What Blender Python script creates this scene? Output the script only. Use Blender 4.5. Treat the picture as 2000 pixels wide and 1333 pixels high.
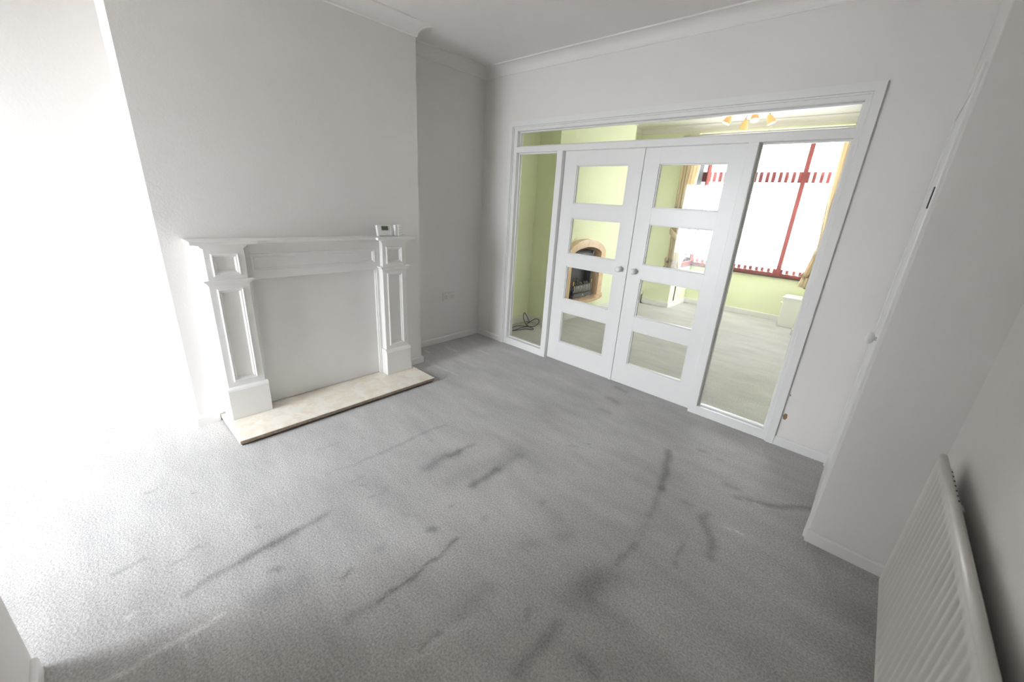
import bpy, bmesh, math, random
import numpy as np
from mathutils import Vector, Matrix

for o in list(bpy.data.objects):
    bpy.data.objects.remove(o)
SC = bpy.context.scene
COL = SC.collection

# ------------------------------------------------------------------ camera
F, YAW, PITCH, ROLL = 774.493, 0.729757, 0.336993, 0.062033
CAM = np.array([3.383967, -3.145340, 1.530177])
_d = np.array([-math.sin(YAW) * math.cos(PITCH), math.cos(YAW) * math.cos(PITCH), -math.sin(PITCH)])
_r = np.array([math.cos(YAW), math.sin(YAW), 0.0])
_u = np.cross(_r, _d)
CR = math.cos(ROLL) * _r + math.sin(ROLL) * _u
CU = -math.sin(ROLL) * _r + math.cos(ROLL) * _u
CD = _d
cd = bpy.data.cameras.new('camera')
cd.sensor_fit = 'HORIZONTAL'
cd.sensor_width = 36.0
cd.lens = F * 36.0 / 2000.0
cd.clip_start = 0.02
cd.dof.use_dof = True
cd.dof.focus_distance = 3.6
cd.dof.aperture_fstop = 2.8
cam = bpy.data.objects.new('camera', cd)
COL.objects.link(cam)
cam.matrix_world = Matrix(((CR[0], CU[0], -CD[0], CAM[0]), (CR[1], CU[1], -CD[1], CAM[1]),
                           (CR[2], CU[2], -CD[2], CAM[2]), (0, 0, 0, 1)))
SC.camera = cam


def ray(u, v):
    return CD + CR * (u - 1000) / F - CU * (v - 666.5) / F


def onZ(u, v, z=0.0):
    d = ray(u, v)
    return CAM + d * ((z - CAM[2]) / d[2])


def onY(u, v, y=0.0):
    d = ray(u, v)
    return CAM + d * ((y - CAM[1]) / d[1])


# ------------------------------------------------------------------ world, daylight, exposure
SKY = 12.5
w = bpy.data.worlds.new('overcast_sky')
SC.world = w
w.use_nodes = True
bg = w.node_tree.nodes['Background']
bg.inputs[0].default_value = (0.88, 0.94, 1.0, 1)
bg.inputs[1].default_value = SKY


def portal(name, loc, size_x, size_y, rot):
    l = bpy.data.lights.new(name, 'AREA')
    l.shape = 'RECTANGLE'
    l.size = size_x
    l.size_y = size_y
    l.cycles.is_portal = True
    o = bpy.data.objects.new(name, l)
    o.location = loc
    o.rotation_euler = rot
    COL.objects.link(o)
    return o


R90 = math.pi / 2
GX0, GX1 = 0.12, 1.30                                  # garden door in the back wall
portal('garden_door_offscreen', ((GX0 + GX1) / 2, -5.16, 1.06), GX1 - GX0, 2.12, (R90, 0, 0))      # shines towards +Y
portal('bay_window_portal', (1.83, 4.27, 1.66), 1.9, 1.96, (-R90, 0, 0))            # shines towards -Y
portal('bay_side_portal', (0.86, 3.83, 1.66), 0.62, 1.96, (R90, 0, -R90))
portal('bay_side_portal', (2.79, 3.83, 1.66), 0.62, 1.96, (R90, 0, R90))

vs = SC.view_settings
vs.view_transform = 'Standard'
vs.look = 'None'
vs.gamma = 1.0
vs.use_curve_mapping = False
vs.exposure = 1.3


# ------------------------------------------------------------------ materials
def newmat(name):
    m = bpy.data.materials.new(name)
    m.use_nodes = True
    nt = m.node_tree
    return m, nt, nt.nodes['Principled BSDF']


def N(nt, t, **kw):
    n = nt.nodes.new(t)
    for k, v in kw.items():
        if k in n.inputs:
            n.inputs[k].default_value = v
        else:
            setattr(n, k, v)
    return n


def paint(name, col, rough=0.6, var=0.03, scale=3.0, bump=0.02, bscale=180.0, spec=0.4, metal=0.0):
    m, nt, p = newmat(name)
    p.inputs['Roughness'].default_value = rough
    p.inputs['Metallic'].default_value = metal
    p.inputs['Specular IOR Level'].default_value = spec
    tc = N(nt, 'ShaderNodeTexCoord')
    n = N(nt, 'ShaderNodeTexNoise', Scale=scale, Detail=4.0)
    nt.links.new(tc.outputs['Object'], n.inputs['Vector'])
    r = N(nt, 'ShaderNodeValToRGB')
    r.color_ramp.elements[0].position = 0.3
    r.color_ramp.elements[1].position = 0.7
    r.color_ramp.elements[0].color = tuple(c * (1 - var) for c in col) + (1,)
    r.color_ramp.elements[1].color = tuple(min(1, c * (1 + var)) for c in col) + (1,)
    nt.links.new(n.outputs['Fac'], r.inputs['Fac'])
    nt.links.new(r.outputs['Color'], p.inputs['Base Color'])
    if bump > 0:
        nb = N(nt, 'ShaderNodeTexNoise', Scale=bscale, Detail=2.0)
        nt.links.new(tc.outputs['Object'], nb.inputs['Vector'])
        b = N(nt, 'ShaderNodeBump', Strength=bump, Distance=0.01)
        nt.links.new(nb.outputs['Fac'], b.inputs['Height'])
        nt.links.new(b.outputs['Normal'], p.inputs['Normal'])
    return m


M = {}
M['wall'] = paint('white_wall_paint', (0.81, 0.775, 0.748), 0.75, 0.015, 2.0, 0.06, 90)
M['ceil'] = paint('ceiling_paint', (0.83, 0.80, 0.775), 0.8, 0.01, 2.0, 0.05, 90)
M['gloss'] = paint('white_gloss_paint', (0.83, 0.81, 0.79), 0.32, 0.01, 6.0, 0.015, 40, 0.5)
M['cream_gloss'] = M['gloss']
M['satin'] = paint('white_satin_wood', (0.85, 0.83, 0.80), 0.42, 0.01, 8.0, 0.02, 60, 0.5)
M['green'] = paint('pale_green_wall_paint', (0.83, 0.86, 0.61), 0.75, 0.015, 2.0, 0.05, 90)
M['upvc'] = paint('white_plastic', (0.86, 0.85, 0.83), 0.3, 0.005, 5, 0.0, 60, 0.5)
M['grey_plastic'] = paint('light_grey_plastic', (0.62, 0.61, 0.58), 0.4, 0.02, 5, 0.0)
M['socket'] = paint('socket_plastic', (0.76, 0.74, 0.70), 0.3, 0.005, 5, 0.0, 60, 0.5)
M['dark'] = paint('dark_recess', (0.03, 0.03, 0.03), 0.6, 0.05, 5, 0.0)
M['lcd'] = paint('lcd_screen', (0.12, 0.15, 0.10), 0.15, 0.04, 30, 0.0)
M['rad'] = paint('cream_radiator_enamel', (0.74, 0.72, 0.67), 0.38, 0.01, 4, 0.01, 60, 0.5)
M['black'] = paint('black_cable_rubber', (0.02, 0.02, 0.022), 0.5, 0.1, 30, 0.0)
M['mahog'] = paint('mahogany_frame', (0.26, 0.055, 0.05), 0.35, 0.15, 20, 0.02, 80, 0.5)
M['sill'] = paint('dark_brown_sill', (0.10, 0.05, 0.045), 0.4, 0.15, 20, 0.0)
M['iron'] = paint('black_cast_iron', (0.035, 0.037, 0.04), 0.38, 0.2, 40, 0.05, 120, 0.6)
M['steel'] = paint('brushed_grey_steel', (0.09, 0.095, 0.10), 0.35, 0.1, 30, 0.02, 120, 0.5, 0.8)
M['silver'] = paint('silver_bar_metal', (0.42, 0.43, 0.44), 0.3, 0.05, 30, 0.0, 60, 0.5, 0.7)
M['brass'] = paint('polished_brass', (0.80, 0.58, 0.22), 0.25, 0.05, 30, 0.0, 60, 0.5, 1.0)
M['coal'] = paint('grey_coal', (0.10, 0.09, 0.085), 0.85, 0.4, 25, 0.3, 60)
M['curtain'] = paint('cream_curtain_cloth', (0.92, 0.85, 0.71), 0.85, 0.03, 20, 0.1, 300)
M['brownchip'] = paint('bare_plaster_chip', (0.30, 0.20, 0.12), 0.9, 0.3, 80, 0.2)
M['edge'] = paint('rough_stone_edge', (0.34, 0.27, 0.20), 0.8, 0.25, 60, 0.3, 90)
M['base'] = paint('dark_hearth_bed', (0.10, 0.08, 0.065), 0.9, 0.3, 30, 0.1)
M['lobby_paint'] = M['wall']  # ordinary wall paint, used on the added lobby walls
M['lobby_floor'] = paint('dark_added_lobby_floor', (0.10, 0.10, 0.105), 0.6, 0.15, 8, 0.05, 60)  # dark tone keeps bounced light low in the added lobby
M['ground'] = paint('pale_paving', (0.42, 0.41, 0.39), 0.9, 0.1, 2, 0.0)
M['blade'] = paint('white_blind_fabric', (0.86, 0.86, 0.85), 0.8, 0.01, 20, 0.03, 300)


def add_translucent(m, fac, col):
    nt = m.node_tree
    p = nt.nodes['Principled BSDF']
    out = nt.nodes['Material Output']
    t = N(nt, 'ShaderNodeBsdfTranslucent')
    t.inputs[0].default_value = col + (1,)
    mx = N(nt, 'ShaderNodeMixShader')
    mx.inputs[0].default_value = fac
    nt.links.new(p.outputs[0], mx.inputs[1])
    nt.links.new(t.outputs[0], mx.inputs[2])
    nt.links.new(mx.outputs[0], out.inputs[0])


add_translucent(M['blade'], 0.5, (0.9, 0.9, 0.9))
add_translucent(M['curtain'], 0.55, (0.97, 0.88, 0.72))


def glassmat():
    m, nt, p = newmat('clear_glass')
    nt.nodes.remove(p)
    out = nt.nodes['Material Output']
    t = N(nt, 'ShaderNodeBsdfTransparent')
    t.inputs[0].default_value = (0.98, 0.982, 0.98, 1)
    g = N(nt, 'ShaderNodeBsdfGlossy')
    g.inputs['Roughness'].default_value = 0.01
    f = N(nt, 'ShaderNodeFresnel', IOR=1.35)
    mx = N(nt, 'ShaderNodeMixShader')
    nt.links.new(f.outputs[0], mx.inputs[0])
    nt.links.new(t.outputs[0], mx.inputs[1])
    nt.links.new(g.outputs[0], mx.inputs[2])
    nt.links.new(mx.outputs[0], out.inputs[0])
    return m


M['glass'] = glassmat()


def emit(name, col, s):
    m, nt, p = newmat(name)
    p.inputs['Base Color'].default_value = col + (1,)
    p.inputs['Emission Color'].default_value = col + (1,)
    p.inputs['Emission Strength'].default_value = s
    p.inputs['Roughness'].default_value = 0.4
    return m


M['shade'] = emit('amber_glass_spot_shade', (1.0, 0.58, 0.24), 0.12)
M['bulb'] = emit('warm_lit_bulb', (1.0, 0.86, 0.62), 9.0)


def marble(name, a, b, rough):
    m, nt, p = newmat(name)
    p.inputs['Roughness'].default_value = rough
    tc = N(nt, 'ShaderNodeTexCoord')
    n1 = N(nt, 'ShaderNodeTexNoise', Scale=7.0, Detail=8.0, Distortion=1.2)
    n2 = N(nt, 'ShaderNodeTexNoise', Scale=35.0, Detail=6.0)
    nt.links.new(tc.outputs['Object'], n1.inputs['Vector'])
    nt.links.new(tc.outputs['Object'], n2.inputs['Vector'])
    mx = N(nt, 'ShaderNodeMath', operation='MULTIPLY_ADD')
    mx.inputs[1].default_value = 0.35
    nt.links.new(n2.outputs['Fac'], mx.inputs[0])
    nt.links.new(n1.outputs['Fac'], mx.inputs[2])
    r = N(nt, 'ShaderNodeValToRGB')
    r.color_ramp.elements[0].position = 0.45
    r.color_ramp.elements[1].position = 0.78
    r.color_ramp.elements[0].color = b + (1,)
    r.color_ramp.elements[1].color = a + (1,)
    nt.links.new(mx.outputs[0], r.inputs['Fac'])
    nt.links.new(r.outputs['Color'], p.inputs['Base Color'])
    return m


M['marble'] = marble('cream_marble', (0.90, 0.85, 0.76), (0.80, 0.69, 0.55), 0.10)
M['marble2'] = marble('peach_marble', (0.80, 0.58, 0.38), (0.68, 0.45, 0.27), 0.25)


def carpetmat():
    m, nt, p = newmat('grey_carpet')
    p.inputs['Roughness'].default_value = 0.95
    p.inputs['Specular IOR Level'].default_value = 0.1
    p.inputs['Sheen Weight'].default_value = 0.35
    p.inputs['Sheen Roughness'].default_value = 0.5
    tc = N(nt, 'ShaderNodeTexCoord')
    at = N(nt, 'ShaderNodeAttribute', attribute_name='stain')
    fine = N(nt, 'ShaderNodeTexNoise', Scale=120.0, Detail=3.0, Roughness=0.75)
    mid = N(nt, 'ShaderNodeTexNoise', Scale=70.0, Detail=3.0)
    mp = N(nt, 'ShaderNodeMapping')
    mp.inputs['Rotation'].default_value = (0, 0, math.radians(25))
    mp.inputs['Scale'].default_value = (1.0, 3.0, 1.0)
    big = N(nt, 'ShaderNodeTexNoise', Scale=1.7, Detail=8.0, Roughness=0.68)
    for n in (fine, mid):
        nt.links.new(tc.outputs['Object'], n.inputs['Vector'])
    nt.links.new(tc.outputs['Object'], mp.inputs['Vector'])
    nt.links.new(mp.outputs[0], big.inputs['Vector'])
    rf = N(nt, 'ShaderNodeMapRange')
    rf.inputs['From Min'].default_value = 0.25
    rf.inputs['From Max'].default_value = 0.75
    rf.inputs['To Min'].default_value = 0.55
    rf.inputs['To Max'].default_value = 1.45
    nt.links.new(fine.outputs['Fac'], rf.inputs['Value'])
    rb = N(nt, 'ShaderNodeMapRange')
    rb.inputs['From Min'].default_value = 0.3
    rb.inputs['From Max'].default_value = 0.7
    rb.inputs['To Min'].default_value = 0.80
    rb.inputs['To Max'].default_value = 1.12
    nt.links.new(big.outputs['Fac'], rb.inputs['Value'])
    rm = N(nt, 'ShaderNodeMapRange')
    rm.inputs['To Min'].default_value = 0.6
    rm.inputs['To Max'].default_value = 1.4
    nt.links.new(mid.outputs['Fac'], rm.inputs['Value'])
    st = N(nt, 'ShaderNodeMath', operation='MULTIPLY')           # ragged stain edges
    nt.links.new(at.outputs['Fac'], st.inputs[0])
    nt.links.new(rm.outputs[0], st.inputs[1])
    inv = N(nt, 'ShaderNodeMath', operation='MULTIPLY_ADD')
    inv.inputs[1].default_value = -0.52
    inv.inputs[2].default_value = 1.0
    nt.links.new(st.outputs[0], inv.inputs[0])
    a = N(nt, 'ShaderNodeMath', operation='MULTIPLY')
    nt.links.new(rf.outputs[0], a.inputs[0])
    nt.links.new(rb.outputs[0], a.inputs[1])
    b = N(nt, 'ShaderNodeMath', operation='MULTIPLY')
    nt.links.new(a.outputs[0], b.inputs[0])
    nt.links.new(inv.outputs[0], b.inputs[1])
    c = N(nt, 'ShaderNodeVectorMath', operation='SCALE')
    c.inputs[0].default_value = (0.50, 0.48, 0.468)
    nt.links.new(b.outputs[0], c.inputs['Scale'])
    nt.links.new(c.outputs[0], p.inputs['Base Color'])
    bp = N(nt, 'ShaderNodeBump', Strength=0.5, Distance=0.008)
    nt.links.new(fine.outputs['Fac'], bp.inputs['Height'])
    nt.links.new(bp.outputs['Normal'], p.inputs['Normal'])
    return m


M['carpet'] = carpetmat()


# ------------------------------------------------------------------ mesh helpers
class MB:
    def __init__(self):
        self.bm = bmesh.new()

    def _merge(self, b2, mat=None):
        if mat is not None:
            b2.transform(mat)
        me = bpy.data.meshes.new('tmp')
        b2.to_mesh(me)
        b2.free()
        self.bm.from_mesh(me)
        bpy.data.meshes.remove(me)
        return self

    def box(self, x0, x1, y0, y1, z0, z1, bev=0.0, seg=2, mat=None):
        b = bmesh.new()
        r = bmesh.ops.create_cube(b, size=1.0)
        bmesh.ops.scale(b, vec=(abs(x1 - x0), abs(y1 - y0), abs(z1 - z0)), verts=r['verts'])
        bmesh.ops.translate(b, vec=((x0 + x1) / 2, (y0 + y1) / 2, (z0 + z1) / 2), verts=r['verts'])
        if bev > 0:
            bmesh.ops.bevel(b, geom=list(b.edges), offset=bev, segments=seg, affect='EDGES', profile=0.5)
        return self._merge(b, mat)

    def prism(self, pts, axis, a0, a1, mat=None):
        """outline pts (2d) extruded along axis; x: (y,z), y: (x,z), z: (x,y)"""
        b = bmesh.new()

        def P(p, a):
            return {'x': (a, p[0], p[1]), 'y': (p[0], a, p[1]), 'z': (p[0], p[1], a)}[axis]
        v0 = [b.verts.new(P(p, a0)) for p in pts]
        v1 = [b.verts.new(P(p, a1)) for p in pts]
        n = len(pts)
        b.faces.new(v0)
        b.faces.new(v1[::-1])
        for i in range(n):
            b.faces.new((v0[i], v1[i], v1[(i + 1) % n], v0[(i + 1) % n]))
        bmesh.ops.recalc_face_normals(b, faces=list(b.faces))
        return self._merge(b, mat)

    def lathe(self, prof, origin, axis, seg=24):
        """prof: (radius, height) along axis direction"""
        b = bmesh.new()
        ax = Vector(axis).normalized()
        t = ax.orthogonal().normalized()
        s = ax.cross(t)
        o = Vector(origin)
        rings = []
        for r, h in prof:
            if r < 1e-6:
                rings.append([b.verts.new(o + ax * h)])
            else:
                rings.append([b.verts.new(o + ax * h + (t * math.cos(2 * math.pi * k / seg) + s * math.sin(2 * math.pi * k / seg)) * r) for k in range(seg)])
        for a, c in zip(rings, rings[1:]):
            for k in range(seg):
                k2 = (k + 1) % seg
                if len(a) == 1 and len(c) == 1:
                    continue
                if len(a) == 1:
                    b.faces.new((a[0], c[k], c[k2]))
                elif len(c) == 1:
                    b.faces.new((a[k], c[0], a[k2]))
                else:
                    b.faces.new((a[k], c[k], c[k2], a[k2]))
        bmesh.ops.recalc_face_normals(b, faces=list(b.faces))
        for f in b.faces:
            f.smooth = True
        return self._merge(b)

    def tube(self, pts, r, seg=8, smooth_sub=0):
        P = [Vector(p) for p in pts]
        if smooth_sub:
            Q = []
            for i in range(len(P) - 1):
                p0 = P[max(i - 1, 0)]; p1 = P[i]; p2 = P[i + 1]; p3 = P[min(i + 2, len(P) - 1)]
                for k in range(smooth_sub):
                    t = k / smooth_sub
                    Q.append(0.5 * ((2 * p1) + (p2 - p0) * t + (2 * p0 - 5 * p1 + 4 * p2 - p3) * t * t + (3 * p1 - p0 - 3 * p2 + p3) * t ** 3))
            Q.append(P[-1])
            P = Q
        b = bmesh.new()
        rings = []
        up = None
        for i, p in enumerate(P):
            d = (P[min(i + 1, len(P) - 1)] - P[max(i - 1, 0)]).normalized()
            if up is None:
                up = d.orthogonal().normalized()
            up = (up - d * up.dot(d)).normalized()
            s = d.cross(up)
            rings.append([b.verts.new(p + (up * math.cos(2 * math.pi * k / seg) + s * math.sin(2 * math.pi * k / seg)) * r) for k in range(seg)])
        for a, c in zip(rings, rings[1:]):
            for k in range(seg):
                b.faces.new((a[k], a[(k + 1) % seg], c[(k + 1) % seg], c[k]))
        b.faces.new(rings[0][::-1])
        b.faces.new(rings[-1])
        bmesh.ops.recalc_face_normals(b, faces=list(b.faces))
        for f in b.faces:
            if len(f.verts) == 4:
                f.smooth = True
        return self._merge(b)

    def rect_rings_x(self, rings):
        """nested rectangles facing +X: list of (y0,y1,z0,z1,x); skins consecutive ones"""
        loops = []
        for y0, y1, z0, z1, x in rings:
            loops.append([self.bm.verts.new(c) for c in ((x, y0, z0), (x, y1, z0), (x, y1, z1), (x, y0, z1))])
        for a, c in zip(loops, loops[1:]):
            for k in range(4):
                self.bm.faces.new((a[k], a[(k + 1) % 4], c[(k + 1) % 4], c[k]))
        return self

    def build(self, name, mat, parent=None, smooth=False):
        me = bpy.data.meshes.new(name)
        if parent is None:
            vs_ = [v.co for v in self.bm.verts]
            c = Vector(((min(v.x for v in vs_) + max(v.x for v in vs_)) / 2, (min(v.y for v in vs_) + max(v.y for v in vs_)) / 2, min(v.z for v in vs_)))
        else:
            c = Vector(parent.get('_o', (0, 0, 0)))
        bmesh.ops.translate(self.bm, vec=-c, verts=list(self.bm.verts))
        if smooth:
            for f in self.bm.faces:
                f.smooth = True
        self.bm.to_mesh(me)
        self.bm.free()
        me.materials.append(mat)
        o = bpy.data.objects.new(name, me)
        COL.objects.link(o)
        o['_o'] = tuple(c)
        if parent is None:
            o.location = c
        else:
            o.parent = parent
        return o


def tag(o, label, cat, group=None, kind=None):
    o['label'] = label
    o['category'] = cat
    if group:
        o['group'] = group
    if kind:
        o['kind'] = kind
    return o


def struct(o, label=None, cat=None):
    o['kind'] = 'structure'
    if label:
        o['label'] = label
        o['category'] = cat
    return o


def empty(name, loc):
    o = bpy.data.objects.new(name, None)
    o.empty_display_size = 0.1
    COL.objects.link(o)
    o.location = loc
    o['_o'] = tuple(loc)
    return o


def bx(*a, **k):
    return MB().box(*a, **k)


# ------------------------------------------------------------------ dimensions (metres)
ZC = 2.745            # ceiling
C1, CY0, CY1 = 0.344, -2.81, -1.057       # chimney breast of the near room
XS, YS, XR = 3.466, -0.915, 3.785         # boxed-out corner, right wall
YB = -3.51            # near back wall stub
YBB = -5.00           # garden door wall
C2, FY0, FY1 = 0.31, 0.92, 2.68           # chimney breast of the front room
YF = 3.45             # front wall of front room
BX0, BX1, BYB = 0.93, 2.72, 4.20          # bay
SK = 0.066

# ------------------------------------------------------------------ floor with stains
STROKES = [  # pixel polyline, width (m), strength (dark + / light -)
    ([(705, 902), (752, 882), (800, 860), (831, 844), (868, 831)], .011, .45),
    ([(834, 915), (856, 900), (871, 891), (896, 884)], .035, .7),
    ([(880, 890), (905, 878), (926, 868)], .014, .6),
    ([(921, 951), (944, 935), (970, 919)], .022, .85),
    ([(970, 919), (990, 905), (1015, 890)], .030, .35),
    ([(880, 940), (915, 925), (960, 905), (1010, 880)], .06, .30),
    ([(838, 1035), (850, 1034)], .014, .75),
    ([(739, 1174), (792, 1140), (826, 1111), (863, 1082), (892, 1053)], .009, .85),
    ([(680, 1210), (739, 1174)], .02, .4),
    ([(1149, 869), (1152, 869)], .007, .9),
    ([(367, 1159), (431, 1118), (488, 1088), (540, 1058), (585, 1035), (637, 1005)], .016, .62),
    ([(488, 1088), (530, 1062), (575, 1045)], .03, .4),
    ([(530, 1165), (580, 1140)], .06, .35),
    ([(283, 964), (301, 958)], .009, .6), ([(374, 1076), (388, 1071)], .009, .6),
    ([(221, 1122), (250, 1108), (278, 1096)], .012, .5), ([(530, 1116), (545, 1112)], .013, .6),
    ([(671, 1129), (678, 1118), (686, 1110)], .008, .7), ([(504, 1028), (508, 1028)], .010, .7),
    ([(377, 963), (379, 963)], .005, .9), ([(340, 1100), (372, 1086)], .008, .5),
    ([(214, 1328), (293, 1283), (364, 1242), (439, 1200)], .009, -.75),
    ([(364, 1248), (376, 1290), (383, 1325)], .008, -.4), ([(250, 1205), (262, 1198)], .007, -.6),
    ([(800, 1290), (860, 1245), (920, 1215)], .02, -.3),
    ([(1307, 881), (1300, 924), (1291, 954)], .022, .85),
    ([(1291, 954), (1279, 984), (1270, 1010)], .016, .5),
    ([(1262, 1026), (1250, 1044)], .025, .3),
    ([(1240, 1062), (1222, 1085), (1203, 1100)], .014, .55),
    ([(1140, 1150), (1200, 1125)], .055, .4), ([(1165, 1180), (1215, 1215)], .035, .3),
    ([(1380, 1003), (1372, 1015), (1388, 1050), (1392, 1068), (1386, 1090)], .020, .6),
    ([(1334, 1058), (1326, 1080), (1318, 1105)], .008, .5),
    ([(1418, 946), (1437, 954)], .020, .55), ([(1368, 881), (1382, 884)], .018, .45),
    ([(1336, 980), (1348, 988)], .020, .45), ([(1405, 898), (1410, 900)], .015, .4),
    ([(1440, 972), (1472, 980), (1525, 991), (1590, 993)], .018, .7),
    ([(1440, 970), (1500, 995)], .004, -.7), ([(1420, 1032), (1450, 1045)], .004, -.6),
    ([(1203, 756), (1222, 766)], .025, .55), ([(1190, 778), (1206, 788)], .03, .6),
    ([(1175, 800), (1190, 806)], .025, .35),
    ([(1055, 1260), (1072, 1245), (1090, 1220)], .022, .55),
    ([(1010, 1315), (1025, 1298), (1040, 1278)], .024, .5),
    ([(820, 1270), (842, 1250), (862, 1235)], .009, .75),
    ([(905, 1195), (950, 1150)], .04, .3), ([(1030, 1210), (1036, 1190)], .009, .5),
    ([(1140, 1290), (1160, 1310)], .03, .4), ([(1110, 1170), (1165, 1130)], .06, .35),
    ([(868, 677), (892, 687)], .010, -.5), ([(831, 685), (839, 690)], .010, -.5),
    ([(850, 715), (872, 724), (894, 733)], .012, -.5), ([(926, 681), (955, 693)], .012, -.4),
    ([(897, 702), (927, 716)], .012, -.35), ([(832, 704), (846, 712)], .010, -.5),
    ([(905, 660), (930, 672)], .010, -.4),
    ([(640, 925), (700, 905)], .006, .4), ([(690, 940), (710, 930)], .008, .4), ([(620, 880), (660, 865)], .007, .35),
    ([(705, 948), (712, 948)], .012, .5), ([(706, 855), (710, 856)], .012, .4), ([(722, 973), (735, 965)], .008, .45),
    ([(878, 990), (884, 990)], .010, .6), ([(1050, 925), (1052, 925)], .012, .5), ([(1058, 985), (1064, 980)], .012, .4),
    ([(1025, 1065), (1040, 1060)], .03, .3), ([(735, 1075), (745, 1070)], .018, .4), ([(785, 1000), (795, 1005)], .014, .35),
    ([(1110, 870), (1125, 873)], .008, .35), ([(840, 860), (842, 860)], .006, .6), ([(745, 968), (760, 950)], .006, .4),
    ([(940, 1020), (950, 1010)], .014, .35), ([(1095, 1050), (1110, 1045)], .03, .25),
]


def floor_grid():
    xs = np.arange(-0.12, 3.93, 0.0125)
    ys = np.concatenate([np.arange(-4.0, 0.15, 0.0125), np.arange(0.15, 4.41, 0.06)])
    nx, ny = len(xs), len(ys)
    X, Y = np.meshgrid(xs, ys)
    co = np.stack([X.ravel(), Y.ravel(), np.zeros(nx * ny)], 1)
    i = np.arange((ny - 1) * (nx - 1))
    r, c = i // (nx - 1), i % (nx - 1)
    a = r * nx + c
    quads = np.stack([a, a + 1, a + 1 + nx, a + nx], 1)
    me = bpy.data.meshes.new('floor')
    me.vertices.add(len(co))
    me.vertices.foreach_set('co', co.ravel().astype(np.float32))
    me.loops.add(quads.size)
    me.loops.foreach_set('vertex_index', quads.ravel().astype(np.int32))
    me.polygons.add(len(quads))
    me.polygons.foreach_set('loop_start', (np.arange(len(quads)) * 4).astype(np.int32))
    me.update(calc_edges=True)
    # stains, with wobbly outlines
    px = co[:, 0] + 0.004 * np.sin(co[:, 1] * 37 + 1.3) + 0.004 * np.sin(co[:, 0] * 91 + co[:, 1] * 63)
    py = co[:, 1] + 0.004 * np.sin(co[:, 0] * 33 + 0.4) + 0.004 * np.sin(co[:, 1] * 83 - co[:, 0] * 71)
    S = np.zeros(len(co))
    for poly, wd, st in STROKES:
        P = [onZ(u, v)[:2] for u, v in poly]
        d2 = np.full(len(co), 1e9)
        for a_, b_ in zip(P, P[1:]):
            ab = b_ - a_
            L = max(ab @ ab, 1e-9)
            t = np.clip(((px - a_[0]) * ab[0] + (py - a_[1]) * ab[1]) / L, 0, 1)
            d2 = np.minimum(d2, (px - a_[0] - t * ab[0]) ** 2 + (py - a_[1] - t * ab[1]) ** 2)
        val = st * np.exp(-d2 / (2 * (wd * 0.8) ** 2))
        S = S + val
    S = np.clip(S, -0.8, 1.0)
    at = me.attributes.new('stain', 'FLOAT', 'POINT')
    at.data.foreach_set('value', S.astype(np.float32))
    me.materials.append(M['carpet'])
    o = bpy.data.objects.new('floor', me)
    COL.objects.link(o)
    return o


struct(floor_grid())
struct(bx(-0.2, 1.8, -5.15, -3.99, -0.04, -0.001).build('floor_added_lobby', M['lobby_floor']))  # unseen floor of the added lobby, kept dark to cut bounce
struct(bx(-0.35, 4.1, -5.20, 4.5, -0.25, -0.03).build('floor', M['base']))
struct(bx(-9, 12, -16, -5.20, -0.35, -0.25).build('ground', M['ground']))
struct(bx(-9, 12, 4.5, 16, -0.35, -0.25).build('ground', M['ground']))

# ------------------------------------------------------------------ shell of the near room
struct(bx(-0.35, 4.1, -3.9, YF + 0.25, ZC, ZC + 0.25).build('ceiling', M['ceil']))
struct(bx(-0.3, 0, -3.95, 0.05, -0.03, ZC + 0.02).build('wall_left', M['wall']))
struct(bx(-0.3, 0, -5.15, -3.95, -0.03, ZC + 0.02).build('wall_added_lobby_left', M['lobby_paint']))  # unseen lobby wall, added to shape the daylight from behind
struct(bx(-0.02, C1, CY0, CY1, -0.03, ZC + 0.02).build('wall_chimney', M['wall']))
OX0, OX1, OZ = 0.418, 3.127, 2.226      # opening of the glazed screen
for nm, y0, y1, mt in (('wall_front', 0.0, 0.05, 'wall'), ('wall_front_reverse', 0.05, 0.10, 'green')):
    m = MB()
    m.box(-0.02, OX0, y0, y1, -0.03, ZC + 0.02)
    m.box(OX1, XR + 0.15, y0, y1, -0.03, ZC + 0.02)
    m.box(OX0, OX1, y0, y1, OZ, ZC + 0.02)
    struct(m.build(nm, M[mt]))
struct(bx(XR, XR + 0.25, -3.55, YS + 0.05, -0.03, ZC + 0.02).build('wall_right', M['wall']))
wr = struct(bx(XS, XR + 0.25, YS, 0.0, -0.03, ZC + 0.02, bev=0.006).build('wall_right_return', M['wall']))
struct(bx(1.725, XR + 0.25, YBB - 0.05, -3.90, -0.03, ZC + 0.02).build('wall_added_lobby_right', M['lobby_paint']))  # other side of the added lobby, out of view, steers the daylight
struct(bx(1.715, XR + 0.25, -3.92, YB, -0.03, ZC + 0.02, bev=0.004).build('wall_back', M['wall']))
m = MB()
m.box(-0.3, GX0, YBB - 0.2, YBB, -0.03, ZC + 0.02)
m.box(GX1, 1.9, YBB - 0.2, YBB, -0.03, ZC + 0.02)
m.box(GX0, GX1, YBB - 0.2, YBB, 2.12, ZC + 0.02)
struct(m.build('wall_added_lobby_back', M['lobby_paint']))  # added lobby end wall, unseen, sets the garden door's distance and daylight
m = MB()
m.box(-0.02, 1.75, -3.92, -3.80, 2.35, ZC + 0.02)
struct(m.build('wall_added_lintel', M['wall']))  # unseen lintel, added with the lobby to trim its high light
m = MB()
m.box(-0.35, 4.1, -5.20, -3.85, 2.60, 2.75)
struct(m.build('ceiling_added_lobby', M['ceil']))  # unseen ceiling closing the added lobby


# chipped plaster beside the screen and at the boxed-out corner
def chip(pts, axis, a0, a1, mat, parent):
    return MB().prism(pts, axis, a0, a1).build('plaster_chip', M[mat], parent)


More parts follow.
